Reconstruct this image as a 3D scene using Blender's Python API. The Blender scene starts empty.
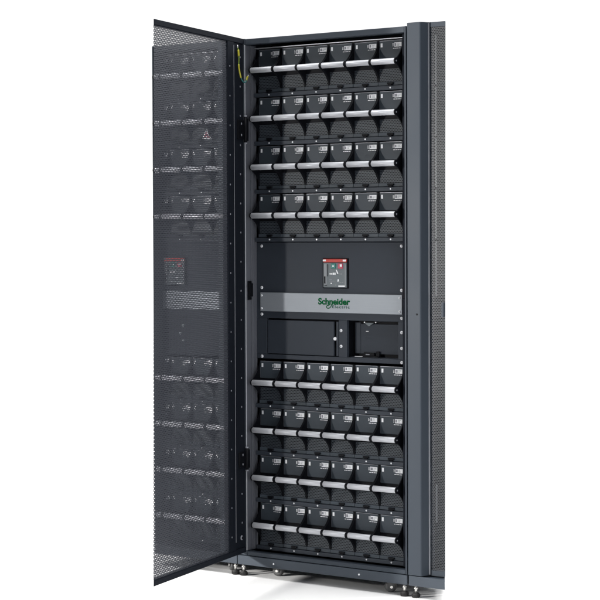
import bpy, bmesh, math, random
from mathutils import Vector, Matrix
random.seed(7)
S = bpy.context.scene
COL = S.collection
PI = math.pi

# ------------------------------------------------------------------ materials
def new_mat(name):
    m = bpy.data.materials.new(name); m.use_nodes = True
    nt = m.node_tree
    b = nt.nodes['Principled BSDF']
    return m, nt, b

def paint(name, col, rough=.45, metal=0., var=.12, scale=9., grain=.0, spec=.5, aniso=None):
    """painted / moulded surface: base colour with slow mottling, fine orange-peel bump, roughness variation"""
    m, nt, b = new_mat(name)
    N, L = nt.nodes, nt.links
    tc = N.new('ShaderNodeTexCoord')
    mp = N.new('ShaderNodeMapping'); L.new(tc.outputs['Object'], mp.inputs['Vector'])
    if aniso: mp.inputs['Scale'].default_value = aniso
    n1 = N.new('ShaderNodeTexNoise'); n1.inputs['Scale'].default_value = scale; n1.inputs['Detail'].default_value = 5
    L.new(mp.outputs['Vector'], n1.inputs['Vector'])
    mx = N.new('ShaderNodeMix'); mx.data_type = 'RGBA'
    mx.inputs['A'].default_value = (*[c*(1-var) for c in col], 1)
    mx.inputs['B'].default_value = (*[c*(1+var) for c in col], 1)
    L.new(n1.outputs['Fac'], mx.inputs['Factor'])
    L.new(mx.outputs['Result'], b.inputs['Base Color'])
    mr = N.new('ShaderNodeMapRange'); mr.inputs['To Min'].default_value = max(.05, rough-.07); mr.inputs['To Max'].default_value = rough+.07
    L.new(n1.outputs['Fac'], mr.inputs['Value']); L.new(mr.outputs['Result'], b.inputs['Roughness'])
    b.inputs['Metallic'].default_value = metal
    b.inputs['Specular IOR Level'].default_value = spec
    if grain:
        n2 = N.new('ShaderNodeTexNoise'); n2.inputs['Scale'].default_value = 900; n2.inputs['Detail'].default_value = 2
        L.new(mp.outputs['Vector'], n2.inputs['Vector'])
        bp = N.new('ShaderNodeBump'); bp.inputs['Strength'].default_value = grain; bp.inputs['Distance'].default_value = .0006
        L.new(n2.outputs['Fac'], bp.inputs['Height']); L.new(bp.outputs['Normal'], b.inputs['Normal'])
    return m

def perforated(name, col, pitch, radius, rough=.5, pz=None):
    """sheet metal with a staggered field of round punched holes (transparent)"""
    m = paint(name, col, rough, 0, .1, 6)
    nt = m.node_tree; N, L = nt.nodes, nt.links; b = N['Principled BSDF']
    tc = N.new('ShaderNodeTexCoord'); sx = N.new('ShaderNodeSeparateXYZ'); L.new(tc.outputs['Object'], sx.inputs[0])
    def mth(op, a, bb=None):
        n = N.new('ShaderNodeMath'); n.operation = op
        for i, v in enumerate((a, bb)):
            if v is None: continue
            if isinstance(v, (int, float)): n.inputs[i].default_value = v
            else: L.new(v, n.inputs[i])
        return n.outputs[0]
    k = .866 if pz is None else 1.
    v = mth('DIVIDE', sx.outputs['Z'], pitch*.866 if pz is None else pz)
    row = mth('FLOOR', v)
    odd = mth('FLOORED_MODULO', row, 2.)
    u = mth('ADD', mth('DIVIDE', sx.outputs['X'], pitch), mth('MULTIPLY', odd, .5))
    du = mth('SUBTRACT', mth('FRACT', u), .5)
    dv = mth('MULTIPLY', mth('SUBTRACT', mth('FRACT', v), .5), k)
    d2 = mth('ADD', mth('MULTIPLY', du, du), mth('MULTIPLY', dv, dv))
    L.new(mth('GREATER_THAN', d2, radius*radius), b.inputs['Alpha'])
    return m

STEEL  = paint('blue_grey_paint', (.0275, .0355, .047), .55, 0, .12, 4.5, .35, .22)
STEELD = paint('dark_door_paint', (.009, .011, .016), .65, 0, .1, 7, .25, .06)
ZINC   = paint('galvanised_wall', (.090, .095, .112), .5, .0, .15, 14, .1, aniso=(1, 1, .15))
def vary(m, amt):
    nt = m.node_tree; N, L = nt.nodes, nt.links; b = N['Principled BSDF']
    src = b.inputs['Base Color'].links[0].from_socket
    oi = N.new('ShaderNodeObjectInfo'); mr = N.new('ShaderNodeMapRange')
    mr.inputs['To Min'].default_value = 1-amt; mr.inputs['To Max'].default_value = 1+amt
    L.new(oi.outputs['Random'], mr.inputs['Value'])
    h = N.new('ShaderNodeHueSaturation'); L.new(src, h.inputs['Color']); L.new(mr.outputs['Result'], h.inputs['Value'])
    L.new(h.outputs['Color'], b.inputs['Base Color'])
PANEL  = paint('panel_paint', (.030, .036, .047), .55, 0, .12, 4.5, .35, .22)
PLINTH = paint('plinth_paint', (.038, .048, .062), .5, 0, .08, 8, .25, .25)
FACE   = paint('module_face_plastic', (.042, .052, .064), .45, 0, .10, 20, .3, .22)
BLACK  = paint('black_plastic', (.0045, .005, .007), .5, 0, .15, 25, .2, .10)
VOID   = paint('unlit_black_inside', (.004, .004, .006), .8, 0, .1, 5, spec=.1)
SHELF  = paint('shelf_strip_paint', (.034, .041, .053), .5, 0, .1, 16, .2, .25)
SILVER = paint('silver_handle', (.45, .46, .49), .36, .15, .05, 22, .1)
vary(SILVER, .07); vary(FACE, .12)
BRUSH  = paint('brushed_aluminium', (.245, .265, .29), .46, .22, .10, 30, 0, .3, aniso=(.6, 1, 60))
EDGE   = paint('painted_edge_highlight', (.30, .31, .34), .4, .3, .35, 30, aniso=(1, 1, .3))  # pale colour that paints highlights along folds and edges
BRIGHT = paint('bright_metal_and_edge_glint', (.55, .56, .60), .35, .5, .08, 20)
WHITE  = paint('white_print', (.80, .81, .83), .55, 0, .03, 40)
NYLON  = paint('white_screw', (.74, .75, .78), .35, .1, .04, 40)
INK    = paint('grey_print', (.22, .23, .26), .6, 0, .1, 60)
GREEN  = paint('logo_green', (.001, .085, .026), .7, 0, .06, 40, spec=.1)
GREENG = paint('logo_grey_green', (.02, .085, .06), .7, 0, .06, 40, spec=.1)
RED    = paint('red_strip', (.42, .022, .012), .5, 0, .06, 40)
PINK   = paint('red_button', (.40, .03, .07), .45, 0, .06, 40)
TEAL   = paint('green_button', (.0, .15, .125), .45, 0, .06, 40)
BRKR   = paint('breaker_grey', (.10, .122, .135), .5, 0, .08, 30, .2)
BRKRL  = paint('breaker_light_grey', (.20, .215, .23), .5, 0, .08, 30)
YELLOW = paint('yellow_sleeve', (.42, .38, .03), .4, 0, .06, 60)
YGREEN = paint('green_yellow_wire', (.16, .24, .03), .4, 0, .25, 60)
CYANW  = paint('teal_wire', (.02, .15, .15), .4, 0, .1, 60)
CHROME = paint('zinc_rod', (.70, .69, .66), .25, .8, .06, 50)
RUBBER = paint('black_rubber', (.014, .013, .013), .65, 0, .2, 60, .3)
WHEEL  = paint('grey_wheel', (.07, .07, .07), .5, 0, .15, 40)
DOORMESH = perforated('perforated_door_sheet', (.058, .062, .075), .0110, .312, .5, .0066)
GRILLE = perforated('perforated_grille', (.040, .049, .060), .0066, .33)
RMESH  = perforated('perforated_closed_door_sheet', (.020, .023, .030), .0066, .36)
PAPER  = paint('white_sweep', (.88, .877, .870), .9, 0, .01, 2, spec=.1)

# ------------------------------------------------------------------ mesh helper
class MB:
    def __init__(s): s.bm = bmesh.new(); s.mats = []
    def mi(s, m):
        if m not in s.mats: s.mats.append(m)
        return s.mats.index(m)
    def box(s, x0, x1, y0, y1, z0, z1, m, bev=0., seg=1, mtx=None):
        r = bmesh.ops.create_cube(s.bm, size=1)
        vs = r['verts']
        for v in vs:
            v.co = Vector((x0+(v.co.x+.5)*(x1-x0), y0+(v.co.y+.5)*(y1-y0), z0+(v.co.z+.5)*(z1-z0)))
        fs = set(f for v in vs for f in v.link_faces)
        i = s.mi(m)
        for f in fs: f.material_index = i
        if bev:
            es = list(set(e for v in vs for e in v.link_edges))
            rb = bmesh.ops.bevel(s.bm, geom=es, offset=bev, segments=seg, profile=.5, affect='EDGES', clamp_overlap=True)
            fs = set(f for f in fs if f.is_valid) | set(rb['faces'])
            vs = list(set(v for f in fs for v in f.verts))
        for f in fs: f.material_index = i
        if mtx is not None:
            for v in vs: v.co = mtx @ v.co
        return vs
    def prism(s, pts, m, axis='x', a=0., b=1.):
        """extrude a closed 2D outline along an axis; pts are the two remaining coordinates in order"""
        def P(p, t):
            if axis == 'x': return Vector((t, p[0], p[1]))
            if axis == 'y': return Vector((p[0], t, p[1]))
            return Vector((p[0], p[1], t))
        A = [s.bm.verts.new(P(p, a)) for p in pts]; B = [s.bm.verts.new(P(p, b)) for p in pts]
        i = s.mi(m); n = len(pts); fs = []
        fs.append(s.bm.faces.new(A)); fs.append(s.bm.faces.new(B[::-1]))
        for k in range(n): fs.append(s.bm.faces.new((A[k], B[k], B[(k+1) % n], A[(k+1) % n])))
        for f in fs: f.material_index = i
        bmesh.ops.recalc_face_normals(s.bm, faces=fs)
        return A+B
    def cyl(s, p0, p1, r0, m, r1=None, n=20, smooth=True):
        r1 = r0 if r1 is None else r1
        p0, p1 = Vector(p0), Vector(p1); d = p1-p0
        q = d.to_track_quat('Z', 'Y')
        i = s.mi(m)
        A = [s.bm.verts.new(p0+q @ Vector((r0*math.cos(2*PI*k/n), r0*math.sin(2*PI*k/n), 0))) for k in range(n)]
        B = [s.bm.verts.new(p1+q @ Vector((r1*math.cos(2*PI*k/n), r1*math.sin(2*PI*k/n), 0))) for k in range(n)]
        f = s.bm.faces.new(A[::-1]); f.material_index = i
        f = s.bm.faces.new(B); f.material_index = i
        for k in range(n):
            f = s.bm.faces.new((A[k], A[(k+1) % n], B[(k+1) % n], B[k])); f.material_index = i; f.smooth = smooth
    def lathe(s, c, prof, m, axis='y', n=20):
        """prof: list of (radius, offset along axis)"""
        c = Vector(c); i = s.mi(m); rings = []
        for r, t in prof:
            ring = []
            for k in range(n):
                a, b = r*math.cos(2*PI*k/n), r*math.sin(2*PI*k/n)
                o = {'x': (t, a, b), 'y': (a, t, b), 'z': (a, b, t)}[axis]
                ring.append(s.bm.verts.new(c+Vector(o)))
            rings.append(ring)
        fs = [s.bm.faces.new(rings[0]), s.bm.faces.new(rings[-1][::-1])]
        for A, B in zip(rings, rings[1:]):
            for k in range(n):
                f = s.bm.faces.new((A[k], B[k], B[(k+1) % n], A[(k+1) % n])); f.smooth = True; fs.append(f)
        for f in fs: f.material_index = i
        bmesh.ops.recalc_face_normals(s.bm, faces=fs)
    def tube(s, pts, r, m, n=10):
        pts = [Vector(p) for p in pts]; i = s.mi(m); rings = []
        for k, p in enumerate(pts):
            d = (pts[min(k+1, len(pts)-1)]-pts[max(k-1, 0)]).normalized()
            q = d.to_track_quat('Z', 'Y')
            rings.append([s.bm.verts.new(p+q @ Vector((r*math.cos(2*PI*j/n), r*math.sin(2*PI*j/n), 0))) for j in range(n)])
        fs = [s.bm.faces.new(rings[0][::-1]), s.bm.faces.new(rings[-1])]
        for A, B in zip(rings, rings[1:]):
            best = min(range(n), key=lambda o: sum((A[j].co-B[(j+o) % n].co).length for j in range(n)))
            for j in range(n):
                f = s.bm.faces.new((A[j], A[(j+1) % n], B[(j+1+best) % n], B[(j+best) % n])); f.smooth = True; fs.append(f)
        for f in fs: f.material_index = i
        bmesh.ops.recalc_face_normals(s.bm, faces=fs)
    def quad(s, pts, m):
        f = s.bm.faces.new([s.bm.verts.new(Vector(p)) for p in pts]); f.material_index = s.mi(m); return f
    def build(s, name, parent=None, loc=(0, 0, 0), rotz=0., **props):
        me = bpy.data.meshes.new(name); s.bm.to_mesh(me); s.bm.free()
        for m in s.mats: me.materials.append(m)
        o = bpy.data.objects.new(name, me); COL.objects.link(o)
        o.location = loc; o.rotation_euler = (0, 0, rotz)
        if parent is not None: o.parent = parent
        for k, v in props.items(): o[k] = v
        return o

def thing(name, label, cat, loc=(0, 0, 0), group=None):
    o = bpy.data.objects.new(name, None); COL.objects.link(o); o.location = loc
    o.empty_display_size = .05
    o['label'] = label; o['category'] = cat
    if group: o['group'] = group
    return o

def copy_tree(src, loc, label, group):
    c = src.copy(); COL.objects.link(c); c.location = loc; c['label'] = label
    if group: c['group'] = group
    for ch in src.children:
        d = ch.copy(); COL.objects.link(d); d.parent = c
        for g in ch.children:
            e = g.copy(); COL.objects.link(e); e.parent = d
    return c

def smooth_path(pts, n=8):
    pts = [Vector(p) for p in pts]; out = []
    for i in range(len(pts)-1):
        p0, p1, p2, p3 = pts[max(i-1, 0)], pts[i], pts[i+1], pts[min(i+2, len(pts)-1)]
        for k in range(n):
            t = k/n
            out.append(.5*((2*p1)+(p2-p0)*t+(2*p0-5*p1+4*p2-p3)*t*t+(3*p1-p0-3*p2+p3)*t**3))
    out.append(pts[-1]); return out

# ------------------------------------------------------------------ dimensions
W, H = .75, 1.996
BASE0, BASE1 = .042, .0765
ROWS = [1.8777-.1785*k for k in range(4)]+[.7245-.1768*k for k in range(4)]
COL0, CP = .0685, .1067
ROWNAME = ['top row', 'second row from the top', 'third row from the top', 'row just above the breaker panel',
           'row just below the breaker panel', 'second row below the breaker panel', 'second row from the bottom', 'bottom row']

# ------------------------------------------------------------------ battery modules
def cheek_outline():
    """side profile (y,z): two concave sweeps meeting round the handle axis"""
    pts = []
    for k in range(13):                       # upper sweep, top -> handle
        t = k/12; pts.append((.050-.044*(t**2.1), .077-.066*t))
    for k in range(1, 8):                     # round nose in front of the handle axis
        a = PI/2+PI*k/8; pts.append((.004+.0125*math.cos(a)+.0, .0115*math.sin(a)))
    for k in range(13):                       # lower sweep, handle -> bottom
        t = k/12; pts.append((.050-.044*((1-t)**2.3), -.011-.057*t))
    pts.append((.056, -.068)); pts.append((.056, .077))
    return pts

def label_mesh(w, k):
    rnd = random.Random(k)
    b = MB()
    lx1 = w-.0075; lx0 = lx1-.030
    b.box(lx0, lx1, .0499, .0507, .0545, .0695, WHITE)
    wd = .005+.004*rnd.random()
    b.box(lx0+.002, lx0+.002+wd, .0496, .0500, .0575, .0670, INK)
    for i in range(3): b.box(lx0+.0125, lx1-.003-.008*rnd.random(), .0496, .0500, .0580+.0035*i, .0592+.0035*i, INK)
    for i in range(3): b.box(lx0-.008, lx0-.0045+.002*rnd.random(), .0500, .0507, .0570+.004*i, .0588+.004*i, WHITE)
    x = lx0-.004-.002*rnd.random()
    while x < lx1-.005:
        d = .004+.006*rnd.random(); b.box(x, min(x+d, lx1-.002), .0500, .0507, .0480, .0502, WHITE); x += d+.0022
    return b

def make_module(w, label, group, loc):
    root = thing('battery_module', label, 'battery module', loc, group)
    b = MB()   # shell behind the face, closed box
    b.box(0, w, .0565, .22, -.080, .078, BLACK, .0012)
    b.box(.0, w, .0495, .0565, -.0800, -.0672, FACE, .001)         # bottom lip
    b.box(.0042, w-.0042, .0515, .0562, -.0210, .0140, BLACK)        # dark band behind the handle
    b.build('housing', root)
    b = MB(); b.box(.0042, w-.0042, .0505, .0560, .0145, .0775, FACE, .0014, 2); b.box(.006, w-.006, .0498, .0504, .0766, .0778, EDGE); b.box(.0044, .0053, .0499, .0504, .016, .053, ZINC); b.build('faceplate', root)  # thin pale strips paint the highlights on the plate's top and left edges
    b = MB(); b.quad([(.0042, .0515, -.0665), (w-.0042, .0515, -.0665), (w-.0042, .0515, -.0215), (.0042, .0515, -.0215)], GRILLE)
    b.build('vent_grille', root)
    out = cheek_outline()
    b = MB(); b.prism(out, BLACK, 'x', 0, .0036)
    b.build('cheek', root)
    b = MB(); b.prism(out, BLACK, 'x', w-.0036, w)
    b.lathe((w, .0035, 0), [(.0035, 0), (.0030, .0008), (.0, .0009)][:2], INK, 'x', 12)
    b.build('cheek', root)
    b = MB(); b.lathe((0, .0035, 0), [(.0092, .0042), (.0104, .0054), (.0104, w-.0054), (.0092, w-.0042)], SILVER, 'x', 28)
    b.build('handle', root)
    if w > .09:
        b = label_mesh(w, 0)
        b.build('label', root)
        b = MB(); b.box(.0105, .0185, .0497, .0507, .0555, .0695, WHITE, .0006); b.build('sticker', root)
        b = MB()
        b.box(w*.5-.0125, w*.5+.0125, .0430, .0494, -.0770, -.0700, BLACK, .0008)
        b.box(w*.5-.0075, w*.5+.0075, .0415, .0494, -.0815, -.0772, BLACK, .0008)
        b.build('latch', root)
    else:
        b = MB(); b.box(w-.022, w-.0065, .0499, .0507, .0545, .0695, WHITE); b.box(w-.019, w-.014, .0496, .0500, .0575, .0670, INK); b.build('label', root)
    return root

GRP = 'battery modules in the open cabinet'
GRPL = 'battery modules behind the perforated door'
CNAME = ['leftmost', 'second from left', 'third from left', 'third from right', 'second from right', 'rightmost']
proto = None
for r, h in enumerate(ROWS):
    for c in range(6):
        lab = 'battery module, %s, in %s, open cabinet' % (CNAME[c], ROWNAME[r])
        loc = (COL0+CP*c, 0, h)
        if proto is None: proto = make_module(CP-.0012, lab, GRP, loc)
        else: copy_tree(proto, loc, lab, GRP)
LC = {2: 'cut-off leftmost', 3: 'second from left', 4: 'third from left', 5: 'post-covered rightmost'}
narrow = None; warn_host = None
for r, h in enumerate(ROWS):
    for c in (2, 3, 4, 5):
        lab = 'battery module behind mesh door, %s, %s' % (LC[c], ROWNAME[r])
        if c == 2:
            loc = (-.3960, 0, h)
            if narrow is None: narrow = make_module(.0334, lab, GRPL, loc)
            else: copy_tree(narrow, loc, lab, GRPL)
        else:
            o = copy_tree(proto, (COL0+CP*c-.75, 0, h), lab, GRPL)
            if (r, c) == (1, 4): warn_host = o
variants = []
for k in range(1, 6):
    o = label_mesh(CP-.0012, k).build('label'); variants.append(o.data); bpy.data.objects.remove(o)
for o in list(COL.objects):
    if o.name.startswith('battery_module'):
        o.location.y += random.uniform(-.0011, .0009); o.rotation_euler = (0, random.uniform(-.0025, .0025), random.uniform(-.004, .004))
        for ch in o.children:
            if ch.name.startswith('label') and ch.parent.location.x > -.38: ch.data = random.choice(variants)
# triangular warning label on one module of the left cabinet
b = MB()
b.prism([(.055, -.064), (.101, -.064), (.078, -.027)], WHITE, 'y', .0488, .0500)
b.prism([(.0625, -.060), (.0935, -.060), (.078, -.035)], PINK, 'y', .0482, .0487)
b.box(.0765, .0795, .0476, .0481, -.052, -.042, WHITE); b.box(.0765, .0795, .0476, .0481, -.0572, -.0545, WHITE)
b.build('warning_label', warn_host)

# ------------------------------------------------------------------ shared cabinet pieces
def shelf_strips(root, x0, x1, ndots):
    for r, h in enumerate(ROWS):
        b = MB()
        b.box(x0, x1, .0455, .22, h-.0965, h-.0815, SHELF, .0012)
        for x in ndots:
            b.lathe((x, .0455, h-.0885), [(.0034, .001), (.0034, -.0006), (.0022, -.0014)], NYLON, 'y', 10)
        b.build('shelf_strip', root)

def foot(root, x, y):
    b = MB()
    b.cyl((x, y, .012), (x, y, BASE0+.004), .0046, CHROME, n=16)
    b.lathe((x, y, .030), [(.0078, 0), (.0078, .006)], CHROME, 'z', 6)
    f = b.build('levelling_foot', root)
    b = MB()
    n = 20
    b.lathe((x, y, 0), [(.0120, 0), (.0138, .002), (.0138, .012), (.0105, .0165), (.006, .018)], RUBBER, 'z', n)
    for k in range(n):
        a = 2*PI*k/n
        b.box(-.0012, .0012, .0128, .0150, .002, .012, RUBBER, 0, mtx=Matrix.Translation((x, y, 0)) @ Matrix.Rotation(a, 4, 'Z'))
    b.build('foot_pad', f)

def caster(root, x, y, rz=0.5):
    M = Matrix.Translation((x, y, 0)) @ Matrix.Rotation(rz, 4, 'Z')
    b = MB()
    b.lathe((x, y, .036), [(.020, 0), (.020, .006)], WHEEL, 'z', 20)
    for sx in (-1, 1):
        x0, x1 = sorted((sx*.0140, sx*.0165))
        for v in b.prism([(-.015, .040), (.015, .040), (.007, .015), (-.007, .015)], WHEEL, 'x', x0, x1): v.co = M @ v.co
    c = b.build('caster', root)
    b = MB()
    b.lathe((0, 0, 0), [(.012, -.0125), (.0185, -.011), (.0205, -.007), (.0205, .007), (.0185, .011), (.012, .0125)], WHEEL, 'x', 24)
    b.lathe((0, 0, 0), [(.0050, -.0172), (.0050, .0172)], CHROME, 'x', 12)
    for v in b.bm.verts: v.co = M @ (v.co+Vector((0, 0, .0205)))
    b.build('wheel', c)

def panel_screw(root, x, z, y=.055, r=.0058):
    b = MB()
    b.lathe((x, y, z), [(r, .0008), (r, -.0016), (r*.8, -.0032), (r*.4, -.0040)], NYLON, 'y', 18)
    b.box(x-r*.55, x+r*.55, y-.00425, y-.0035, z-.0006, z+.0006, INK); b.box(x-.0006, x+.0006, y-.00430, y-.0035, z-r*.55, z+r*.55, INK)
    b.build('screw', root)

def circuit_breaker(root, x0, z0, x1, z1):
    y = .0605
    b = MB(); b.box(x0, x1, y-.010, y+.03, z0, z1, BLACK, .0025, 2)
    c = b.build('circuit_breaker', root)
    w, hgt = x1-x0, z1-z0
    X = lambda f: x0+w*f
    Z = lambda f: z0+hgt*f
    b = MB()
    b.box(X(.05), X(.96), y-.014, y-.0095, Z(.03), Z(.86), BRKR, .002, 2)
    b.box(X(.085), X(.20), y-.0160, y-.0135, Z(.12), Z(.82), BRKRL, .0012)
    b.box(X(.225), X(.25), y-.0147, y-.0135, Z(.40), Z(.80), BLACK)
    b.box(X(.105), X(.155), y-.0175, y-.0158, Z(.16), Z(.40), BLACK, .0008)
    b.box(X(.90), X(.945), y-.0156, y-.0135, Z(.05), Z(.80), BRKRL, .0008)
    b.build('cover', c)
    b = MB()
    b.box(X(.05), X(.96), y-.0155, y-.0095, Z(.865), Z(.975), RED, .0015)
    b.box(X(.055), X(.17), y-.0162, y-.0150, Z(.895), Z(.955), WHITE); b.box(X(.83), X(.955), y-.0162, y-.0150, Z(.895), Z(.955), WHITE)
    b.build('header_strip', c)
    b = MB(); b.box(X(.37), X(.55), y-.0165, y-.0135, Z(.655), Z(.83), TEAL, .0015, 2); b.box(X(.43), X(.49), y-.0172, y-.0162, Z(.72), Z(.76), WHITE); b.build('button', c)
    b = MB(); b.box(X(.64), X(.83), y-.0165, y-.0135, Z(.655), Z(.83), PINK, .0015, 2); b.box(X(.72), X(.80), y-.0172, y-.0162, Z(.72), Z(.80), WHITE); b.build('button', c)
    b = MB()
    def mk(xa, xb, za, zb, m=WHITE): b.box(X(xa), X(xb), y-.0150, y-.0137, Z(za), Z(zb), m)
    mk(.31, .35, .46, .51); mk(.37, .41, .46, .51); mk(.43, .48, .455, .52); mk(.495, .54, .455, .52)
    b.prism([(X(.55), Z(.62)), (X(.58), Z(.62)), (X(.65), Z(.50)), (X(.61), Z(.48))], WHITE, 'y', y-.0150, y-.0137)
    mk(.70, .74, .46, .51, BRKRL); mk(.76, .80, .46, .51, BRKRL)
    b.prism([(X(.62), Z(.30)), (X(.66), Z(.31)), (X(.66), Z(.24)), (X(.62), Z(.22))], WHITE, 'y', y-.0150, y-.0137)
    mk(.66, .70, .20, .225, BRKRL); mk(.72, .76, .19, .215, BRKRL); mk(.78, .84, .19, .22, BRKRL)
    mk(.35, .39, .15, .185); mk(.54, .565, .09, .14, BRKRL); mk(.65, .90, .055, .10)
    mk(.30, .42, .28, .295, INK); mk(.30, .50, .235, .25, INK); mk(.12, .20, .085, .10, BLACK)
    b.build('markings', c)
    return c

# ------------------------------------------------------------------ the open battery cabinet
cab = thing('battery_cabinet', 'tall dark grey battery cabinet with its perforated door swung open to the left', 'battery cabinet', (0, 0, 0), None)

b = MB()
b.box(0, .045, 0, .030, BASE1+.0025, H, STEEL, .0015)                      # hinge-side upright
b.box(.7425, W, 0, .030, BASE1+.0025, H, STEEL, .0015)                     # right upright
b.box(.0455, .742, .001, .030, 1.9735, H-.001, STEEL, .0015)              # head beam
b.box(.0455, .742, .001, .030, BASE1+.0025, .0945, STEEL, .0015)          # sill
b.box(.0455, .742, .0305, .045, BASE1+.003, .0900, STEEL, .001)
b.box(.0455, .742, .0455, .060, BASE1+.003, .0860, SHELF, .001)          # inner step of the sill
b.box(.7140, .7420, .0315, .040, .098, 1.972, STEELD, .001)                # right inner flange
b.build('frame', cab)
b = MB()
b.box(.001, .0040, .0305, .8995, BASE1+.003, H-.0015, STEEL)
b.box(.7460, .7490, .0305, .2300, BASE1+.003, H-.0015, STEEL)
b.prism([(.0045, .0305), (.7455, .0305), (.7455, .2300), (.3400, .8990), (.0045, .8990)], STEEL, 'z', H-.005, H-.002)
b.prism([(.0045, .0610), (.7455, .0610), (.7455, .2300), (.3400, .8990), (.0045, .8990)], STEELD, 'z', BASE1+.0035, BASE1+.006)
b.prism([(.7490, .2302), (.3440, .8995), (.0045, .8995), (.0045, .8970), (.3420, .8970), (.7460, .2302)], STEEL, 'z', BASE1+.003, H-.0055)
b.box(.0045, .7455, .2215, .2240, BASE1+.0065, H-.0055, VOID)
b.build('body_shell', cab)
b = MB()
b.box(.0452, .0464, .0012, .0300, .098, 1.972, ZINC)
b.box(.0460, .0500, .0305, .060, .098, 1.972, ZINC, .0006)
b.box(.0500, .0530, .0545, .060, .098, 1.972, ZINC, .0006)
b.box(.0503, .0520, .036, .040, .098, 1.972, ZINC, .0005)
b.box(.0436, .0468, -.0022, .0008, .098, 1.972, BRIGHT, .0005)  # pale strip paints the glint along the upright's inner edge
b.build('side_channel', cab)
b = MB()
b.box(.0002, W-.0002, .0, .035, BASE0, BASE1, PLINTH, .0018)
b.box(.0010, .030, .0355, .88, BASE0+.001, BASE1, PLINTH, .001)
b.box(W-.030, W-.0010, .0355, .23, BASE0+.001, BASE1, PLINTH, .001)
for x in (.168, .547): b.lathe((x, .0, .0585), [(.0036, .001), (.0036, -.0010), (.002, -.0018)], NYLON, 'y', 12)
b.build('plinth', cab)
foot(cab, .020, .012); foot(cab, .732, .012); foot(cab, .020, .86); foot(cab, .300, .80)
caster(cab, .135, .075, 1.75); caster(cab, .652, .045, 2.35)

b = MB()   # bright lip of the top cover in front of the first row
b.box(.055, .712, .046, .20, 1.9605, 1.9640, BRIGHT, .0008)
b.build('top_rail', cab)
shelf_strips(cab, .0535, .7120, [COL0+CP*(k+.5) for k in range(6)])

# breaker panel: plates butted round the two openings
b = MB()
y0, y1 = .055, .070
b.box(.0540, .7120, y0, y1, .9625, 1.2435, PANEL, .0008)
b.box(.0540, .1005, y0, y1, .8285, .9622, PANEL, .0006)
b.box(.4250, .4605, y0, y1, .8285, .9622, PANEL, .0006)
b.box(.6800, .7120, y0, y1, .8285, .9622, PANEL, .0006)
b.box(.0540, .7120, y0, y1, .8120, .8282, PANEL, .0008)
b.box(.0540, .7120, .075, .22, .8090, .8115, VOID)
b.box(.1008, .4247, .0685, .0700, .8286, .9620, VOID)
b.build('breaker_panel', cab)
b = MB()
b.box(.1035, .4020, .0555, .0670, .8312, .9560, PANEL, .0012)
b.box(.4125, .4222, .0562, .0670, .8312, .9560, PANEL, .0012)
ap = b.build('access_panel', cab)
b = MB(); b.lathe((.4085, .0560, .894), [(.0062, .010), (.0062, -.003), (.0048, -.0055), (.002, -.006)], NYLON, 'y', 18); b.build('knob', ap)
# recess with its bracket
b = MB()
b.box(.4606, .4626, .0702, .0990, .8286, .9620, BLACK)  # left wall coloured black to paint the shadow on it
b.box(.6780, .6798, .0702, .0990, .8286, .9620, PANEL)
b.box(.4627, .6779, .0702, .0990, .8286, .8300, PANEL)
b.box(.4627, .6779, .0702, .0990, .9606, .9620, PANEL)
b.box(.4627, .6779, .0960, .0985, .8301, .9605, BLACK)
b.box(.5000, .6779, .0860, .0940, .8420, .9500, PANEL, .001)
b.box(.4750, .4990, .0870, .0940, .8420, .9540, PANEL, .001)
rc = b.build('cable_recess', cab)
b = MB()
b.box(.5150, .5850, .0740, .0850, .8305, .8350, BLACK, .0008)
b.box(.5180, .5640, .0760, .0850, .8352, .8470, BLACK, .001)
b.box(.5700, .5850, .0780, .0850, .8352, .8520, BLACK, .001)
b.box(.5290, .5450, .0730, .0758, .8380, .8420, INK, .0005)
b.build('bracket', rc)
b = MB()
b.prism([(.5200, .9540), (.5600, .9540), (.5480, .9465), (.5400, .9420), (.5320, .9465)], BRKR, 'y', .078, .0840)
b.lathe((.5210, .0800, .9560), [(.0022, .001), (.0022, -.002)], NYLON, 'y', 10); b.lathe((.5690, .0800, .9560), [(.0022, .001), (.0022, -.002)], NYLON, 'y', 10)
b.build('tab', rc)
b = MB(); b.box(.5230, .5340, .0845, .0858, .9215, .9240, WHITE); b.build('rating_mark', rc)
b = MB(); b.box(.4800, .5130, .0760, .0775, .8312, .8328, WHITE); b.build('sill_strip', rc)

# brushed name plate with green lettering
b = MB(); b.box(.0760, .7005, .0475, .0546, .9880, 1.0575, BRUSH, .0012, 2); npl = b.build('name_plate', cab)
def text_mesh(body, size, x, z, y, mat, parent, bold=0., spacing=1., sx=1., name='lettering', shear=0.):
    cu = bpy.data.curves.new('lettering', 'FONT'); cu.body = body; cu.size = size; cu.extrude = .0003; cu.offset = bold
    cu.space_character = spacing; cu.shear = shear; cu.resolution_u = 6
    o = bpy.data.objects.new('lettering', cu); COL.objects.link(o)
    bpy.context.view_layer.update()
    me = bpy.data.meshes.new_from_object(o.evaluated_get(bpy.context.evaluated_depsgraph_get()))
    bpy.data.objects.remove(o); bpy.data.curves.remove(cu)
    me.transform(Matrix.Translation((x, y, z)) @ Matrix.Rotation(PI/2, 4, 'X') @ Matrix.Diagonal((sx, 1, 1, 1)))
    me.materials.clear(); me.materials.append(mat)
    q = bpy.data.objects.new(name, me); COL.objects.link(q); q.parent = parent
    return q
def fit_width(o, x0, x1):
    xs = [v.co.x for v in o.data.vertices]; a, c = min(xs), max(xs)
    for v in o.data.vertices: v.co.x = x0+(v.co.x-a)*(x1-x0)/(c-a)
t = text_mesh('Schneider', .0315, .339, 1.0185, .0469, GREEN, npl, bold=.0011); fit_width(t, .3400, .4800)
t = text_mesh('Electric', .0150, .400, 1.0050, .0469, GREENG, npl, bold=.0001, spacing=1.25); fit_width(t, .4020, .4775)
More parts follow.
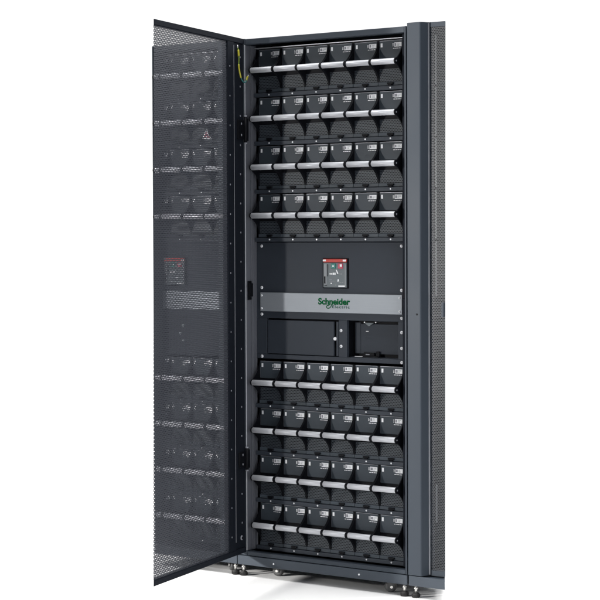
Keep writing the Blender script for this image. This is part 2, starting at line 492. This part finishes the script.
b = MB()   # emblem looping under the lettering
loop = [(.399, 1.0200), (.397, 1.0120), (.390, 1.0058), (.3815, 1.0045), (.3765, 1.0085), (.3790, 1.0135), (.3850, 1.0150), (.3905, 1.0180), (.3935, 1.0240)]
b.tube([(x, .0469, z) for x, z in smooth_path([(x, z, 0) for x, z in loop]) for x, z in [(x, z)]] if False else [(p.x, .0470, p.y) for p in smooth_path([(x, z, 0) for x, z in loop])], .0016, GREEN, 8)
for v in b.bm.verts: v.co.y = .0470+(v.co.y-.0470)*.2
b.build('emblem', npl)

for z in (1.2299, 1.0755, .9767, .8195): panel_screw(cab, .0785, z)
for z in (1.2299, 1.0735, .9748, .9242, .8680, .8180): panel_screw(cab, .6952, z)
for z in (.9244, .8672): panel_screw(cab, .4355, z)
for x in (.0835, .6915):
    for z in (1.0465, .9985): panel_screw(cab, x, z, .0475, .0040)
circuit_breaker(cab, .3570, 1.0765, .4697, 1.1860)
# strike plates on both sides
b = MB(); b.box(.0503, .0540, .012, .034, 1.042, 1.092, BLACK, .001); b.box(.0480, .0502, .006, .0305, 1.030, 1.100, BLACK, .001); b.build('strike_plate', cab)
b = MB(); b.box(.7300, .7420, .004, .031, 1.046, 1.086, VOID, .001); b.build('strike_plate', cab)

# ---- the open door: local x runs along the door, local y points to its inner side
DX, DY, DA = .045, -.0035, math.atan2(-.97603, .21763)
DZ0, DZ1 = .0915, 1.9950
def ue(z): return .7455+(.7214-.7455)*(z-.1)/(1.99-.1)
b = MB()
def rail(z0, z1):
    vs = b.box(.0, 1, -.030, 0, z0, z1, STEELD, .0015)
    for v in vs:
        if v.co.x > .5: v.co.x = ue(v.co.z)-(1-v.co.x)-.002+1.93*v.co.y
rail(DZ1-.0195, DZ1); rail(DZ0, DZ0+.0195)
b.box(.0910, .1416, -.022, 0, DZ0+.0197, DZ1-.0197, STEELD, .0015)              # perforation edge strip
b.box(.0, .0895, -.030, -.004, DZ0+.0197, DZ1-.0197, STEELD, .0015)            # hinge stile
b.box(.0892, .0912, -.022, .0008, .14, DZ1-.030, EDGE)                          # folded edge between them, pale to paint its highlight
for k in range(17):
    z = .165+.1075*k
    b.lathe((.125, 0, z), [(.0032, -.001), (.0032, .0005), (.002, .0009)], INK, 'y', 10)
    b.lathe((.028, -.004, z+.04), [(.0036, -.001), (.0036, .0006), (.002, .001)], INK, 'y', 10)
door = b.build('door', cab, (DX, DY, 0), DA)
b = MB()
z0, z1 = DZ0+.0197, DZ1-.0197
for yy in (-.0060, -.0068, -.0076):      # front skin, core and back skin of the 1.6 mm punched sheet
    b.quad([(.1418, yy, z0), (ue(z0)-.0155, yy, z0), (ue(z1)-.0155, yy, z1), (.1418, yy, z1)], DOORMESH)
b.build('perforated_panel', door)
def hinge(z, h):
    b = MB()
    b.cyl((.004, .006, z-h/2), (.004, .006, z+h/2), .0065, BLACK, n=16)
    b.box(-.010, .004, .001, .0125, z-h/2+.006, z+h/2-.006, BLACK, .001)
    b.box(.0045, .060, -.0035, .0015, z-h/2+.012, z+h/2-.012, BLACK, .001)
    for dz in (-h/2, h/2): b.cyl((.004, .006, z+dz-.0055), (.004, .006, z+dz+.0055), .0060, INK, n=16)
    for u, dz in ((.03, -h*.22), (.03, h*.22)): b.lathe((u, .0015, z+dz), [(.004, -.0005), (.004, .0008), (.002, .0014)], INK, 'y', 12)
    b.build('hinge', door)
hinge(1.660, .095); hinge(.440, .080)
b = MB(); b.lathe((.035, -.004, .150), [(.009, 0), (.009, .003), (.005, .004)], INK, 'y', 18); b.lathe((.035, 0, .150), [(.0055, 0), (.0055, .002)], BLACK, 'y', 18); b.build('lock_rosette', door)
# earth wire from the door to the frame (world coordinates of its run, on the door's inner side)
def dpt(u, v, z):
    c, s = math.cos(DA), math.sin(DA)
    return Vector((DX+u*c-v*s, DY+u*s+v*c, z))
run = [dpt(.066, .003, 1.966), dpt(.064, .006, 1.945), dpt(.066, .009, 1.915), dpt(.069, .010, 1.885), dpt(.060, .012, 1.855),
       dpt(.046, .013, 1.838), dpt(.028, .014, 1.832), dpt(.010, .012, 1.838), Vector((.052, .004, 1.851)), Vector((.054, .010, 1.862))]
path = smooth_path(run, 6)
b = MB(); b.tube(path[:26], .0021, YGREEN, 8); b.tube(path[25:48], .0019, CYANW, 8)
wire = b.build('earth_wire', cab)
for i0, i1, r in ((5, 11, .0037), (16, 27, .0030), (44, 52, .0036)):
    b = MB(); b.tube(path[i0:i1], r, YELLOW, 10); b.build('sleeve', wire)
for i0, i1, r in ((50, len(path), .0030), (0, 4, .0026)):
    b = MB(); b.tube(path[i0:i1], r, CHROME, 8); b.build('terminal', wire)

# ------------------------------------------------------------------ left neighbour, seen through the open door
lx0 = -.4035
lcab = thing('battery_cabinet', 'matching doorless battery cabinet seen through the perforated mesh of the open door', 'battery cabinet', (-.2, 0, 0), None)
off = (.2, 0, 0)
def LB(bm, name, parent=None, **k):
    return bm.build(name, parent or lcab, off if parent is None else (0, 0, 0), **k)
b = MB()
b.box(-.0790, -.0025, -.004, .030, BASE1+.0025, H, PLINTH, .0015)
b.box(lx0, lx0+.006, 0, .030, BASE1+.0025, H, STEEL, .0015)
b.box(lx0+.0065, -.0795, .001, .030, 1.9735, H-.001, STEEL, .0015)
b.box(lx0+.0065, -.0795, .001, .030, BASE1+.0025, .0945, STEELD, .0015)
b.lathe((-.048, -.004, .997), [(.006, .001), (.006, -.002), (.003, -.003)], NYLON, 'y', 14)
LB(b, 'frame')
b = MB()
b.box(lx0+.0005, lx0+.0030, .0305, .90, BASE1+.003, H-.0015, STEEL)
b.box(-.0060, -.0030, .0305, .90, BASE1+.003, H-.0015, STEEL)
b.box(lx0+.0035, -.0065, .0305, .90, H-.005, H-.002, STEEL)
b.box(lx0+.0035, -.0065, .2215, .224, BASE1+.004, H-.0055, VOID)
b.box(lx0+.0035, -.0065, .897, .90, BASE1+.004, H-.0055, STEEL)
b.box(lx0+.0035, -.0065, .0610, .896, BASE1+.0035, BASE1+.006, STEELD)
LB(b, 'body_shell')
b = MB()
b.box(lx0+.0002, -.0022, 0, .035, BASE0, BASE1, PLINTH, .0018)
b.box(-.032, -.0030, .0355, .88, BASE0+.001, BASE1, PLINTH, .001)
b.box(lx0+.001, lx0+.03, .0355, .88, BASE0+.001, BASE1, PLINTH, .001)
b.lathe((-.24, .0, .0585), [(.0036, .001), (.0036, -.0010), (.002, -.0018)], BLACK, 'y', 12)
LB(b, 'plinth')
b = MB(); b.box(lx0+.007, -.0385, .046, .20, 1.9605, 1.9640, BRIGHT, .0008); LB(b, 'top_rail')
holder = bpy.data.objects
def Lwrap(fn, *a):
    before = set(lcab.children)
    fn(*a)
    for o in set(lcab.children)-before: o.location = off
Lwrap(shelf_strips, lcab, lx0+.007, -.0385, [COL0+CP*(k+.5)-.75 for k in (3, 4, 5)])
Lwrap(foot, lcab, -.018, .012)
Lwrap(foot, lcab, lx0+.03, .86)
Lwrap(caster, lcab, -.075, .07, .9)
b = MB()
b.box(lx0+.007, -.0385, .055, .070, .8120, 1.2435, PANEL, .0008)
b.box(-.315, -.3135, .0540, .0549, .832, .955, VOID); b.box(-.35, -.20, .0540, .0549, .9555, .9575, VOID); b.box(-.288, -.2865, .0540, .0549, .832, .955, VOID)
LB(b, 'breaker_panel')
b = MB(); b.box(lx0+.009, -.0495, .0475, .0546, .9880, 1.0575, BRUSH, .0012, 2); LB(b, 'name_plate')
Lwrap(circuit_breaker, lcab, -.3930, 1.0765, -.2803, 1.1860)
Lwrap(panel_screw, lcab, -.3145, .894)
for z in (.9244, .8672): Lwrap(panel_screw, lcab, -.30, z)

# ------------------------------------------------------------------ right neighbour with its door shut
def re(z): return .8933+(.8988-.8933)*(z-.07)/1.93
rcab = thing('equipment_cabinet', 'dark grey cabinet with its perforated door shut, standing right of the open one', 'cabinet', (.8, 0, 0), None)
roff = (-.8, 0, 0)
def RBD(bm, name, parent=None): return bm.build(name, parent or rcab, roff if parent is None else (0, 0, 0))
def taper(bm):
    for v in bm.bm.verts:
        if v.co.x > .86: v.co.x += re(v.co.z)-.8933
b = MB()
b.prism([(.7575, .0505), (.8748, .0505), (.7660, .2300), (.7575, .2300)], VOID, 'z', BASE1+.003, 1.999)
taper(b); RBD(b, 'body_shell')
b = MB()
b.prism([(.7575, 0), (.9040, 0), (.7740, .2130), (.7575, .2130)], PLINTH, 'z', BASE0, BASE1)
RBD(b, 'plinth')
before = set(rcab.children); foot(rcab, .7790, .012)
for o in set(rcab.children)-before: o.location = roff
b = MB()   # door leaf: flat stile, chamfer back to the sheet, rails
b.prism([(.7590, .0490), (.7590, -.0070), (.7620, -.0100), (.8100, -.0100), (.8130, -.0096), (.8153, -.0082), (.8170, -.0056), (.8285, .0185), (.8300, .0200), (.8318, .0200), (.8318, .0490)], STEEL, 'z', .0815, 2.0045)
for z0, z1 in ((.0815, .1000), (1.9880, 2.0045)):
    b.prism([(.8320, .0235), (.8330, .0225), (.8908, .0225), (.8765, .0480), (.8320, .0480)], STEEL, 'z', z0, z1)
b.box(.8288, .8335, .0180, .0199, .085, 2.001, EDGE)  # pale strip paints the edge highlight beside the sheet
b.lathe((.7990, -.0100, .9930), [(.0035, .001), (.0035, -.0004), (.0020, -.0006)], BLACK, 'y', 12)
taper(b); rdoor = RBD(b, 'door')
b = MB(); b.quad([(.8319, .0240, .1002), (.8905, .0240, .1002), (.8905, .0240, 1.9878), (.8319, .0240, 1.9878)], RMESH); taper(b); RBD(b, 'perforated_panel', rdoor)
b = MB(); b.box(.8800, .8890, .0150, .0236, .985, 1.035, STEEL, .001); taper(b); RBD(b, 'latch', rdoor)
b = MB()   # rail of light metal behind the sheet, broken at each shelf
segs = [(1.79, 1.960), (1.612, 1.782), (1.434, 1.604), (1.256, 1.426), (1.055, 1.248), (.265, .40)]
for z0, z1 in segs: b.box(.8455, .8520, .0360, .0380, z0, z1, ZINC, .0008)
RBD(b, 'inner_rail')

# ------------------------------------------------------------------ setting: white sweep
fw = Vector((-.583, .812, 0)); rt = Vector((.812, .583, 0)); c0 = Vector((.375, .3, 0))
wy = 3.0; rad = .9
b = MB()
P = lambda a, d, z: c0+rt*a+fw*d+Vector((0, 0, z))
b.quad([P(-6, -12, 0), P(6, -12, 0), P(6, wy-rad, 0), P(-6, wy-rad, 0)], PAPER)
b.build('floor', None, kind='structure')
b = MB()
prof = [(wy-rad+rad*math.sin(a), rad-rad*math.cos(a)) for a in [PI/2*k/16 for k in range(17)]]+[(wy, 5.0)]
vv = [[b.bm.verts.new(P(a, d, z)) for d, z in prof] for a in (-6, 6)]
for k in range(len(prof)-1):
    f = b.bm.faces.new((vv[0][k], vv[1][k], vv[1][k+1], vv[0][k+1])); f.material_index = b.mi(PAPER); f.smooth = True
b.build('backdrop', None, kind='structure')

# ------------------------------------------------------------------ lights
def area(name, loc, target, sx, sy, power, col=(1, 1, 1), spread=180):
    l = bpy.data.lights.new(name, 'AREA'); l.shape = 'RECTANGLE'; l.size = sx; l.size_y = sy; l.energy = power; l.color = col; l.spread = math.radians(spread)
    o = bpy.data.objects.new(name, l); COL.objects.link(o); o.location = loc
    o.rotation_euler = (Vector(target)-Vector(loc)).to_track_quat('-Z', 'Y').to_euler()
    return o
ctr = Vector((.4, 0, 1.1))
az, el, dist = math.radians(33), math.radians(3.5), 5.0
kd = Vector((-math.sin(az)*math.cos(el), -math.cos(az)*math.cos(el), math.sin(el)))
def spot(name, loc, target, power, cone, sx, blend, radius, col):
    l = bpy.data.lights.new(name, 'SPOT'); l.energy = power; l.spot_size = math.radians(cone); l.spot_blend = blend; l.shadow_soft_size = radius; l.color = col
    o = bpy.data.objects.new(name, l); COL.objects.link(o); o.location = loc
    o.rotation_euler = (Vector(target)-Vector(loc)).to_track_quat('-Z', 'Y').to_euler(); o.scale = (sx, 1, 1)
    return o
spot('key_spot', ctr+kd*dist, Vector((.45, 0, 1.05)), 1560, 46, .42, .5, .16, (1, .985, .96))
area('added_side_fill', (3.6, -1.6, 1.3), (.3, 0, 1.0), 1.0, 2.0, 36, (.95, .97, 1))  # unseen fill added to brighten faces turned to the right
area('added_overhead_fill', P(0, -.5, 4.2), P(0, -.5, 0), 4.5, 3.5, 132, (1, 1, 1), 95)  # unseen overhead light added to whiten the floor
area('added_backdrop_light', P(-3.2, 1.0, 3.9), P(-1.2, wy, 1.2), 1.2, 1.2, 152)  # unseen pair of lights added to whiten the backdrop
area('added_backdrop_light', P(3.2, 1.0, 3.9), P(1.2, wy, 1.2), 1.2, 1.2, 152)
w = bpy.data.worlds.new('World'); S.world = w; w.use_nodes = True
bg = w.node_tree.nodes['Background']; bg.inputs[0].default_value = (.78, .86, 1, 1); bg.inputs[1].default_value = .05

# ------------------------------------------------------------------ camera
cam = bpy.data.cameras.new('Camera'); co = bpy.data.objects.new('Camera', cam); COL.objects.link(co)
co.location = (4.2638, -5.5252, 1.2704)
yaw, pitch, roll = -.6227, .0278, .0038
wv = Vector((math.sin(yaw)*math.cos(pitch), math.cos(yaw)*math.cos(pitch), -math.sin(pitch)))
rv = Vector((math.cos(yaw), -math.sin(yaw), 0)); dv = wv.cross(rv)
r2 = rv*math.cos(roll)+dv*math.sin(roll); d2 = -rv*math.sin(roll)+dv*math.cos(roll)
co.rotation_euler = Matrix((r2, -d2, -wv)).transposed().to_euler()
cam.sensor_width = 36; cam.lens = 1874.2/600*36
cam.shift_x = -(300.94-300)/600; cam.shift_y = (287.08-300)/600
cam.clip_start = .1; cam.clip_end = 200
S.camera = co
S.view_settings.view_transform = 'Standard'; S.view_settings.look = 'None'
S.view_settings.exposure = 0; S.view_settings.gamma = 1
S.cycles.transparent_max_bounces = 24
S.cycles.use_denoising = True
S.cycles.max_bounces = 8
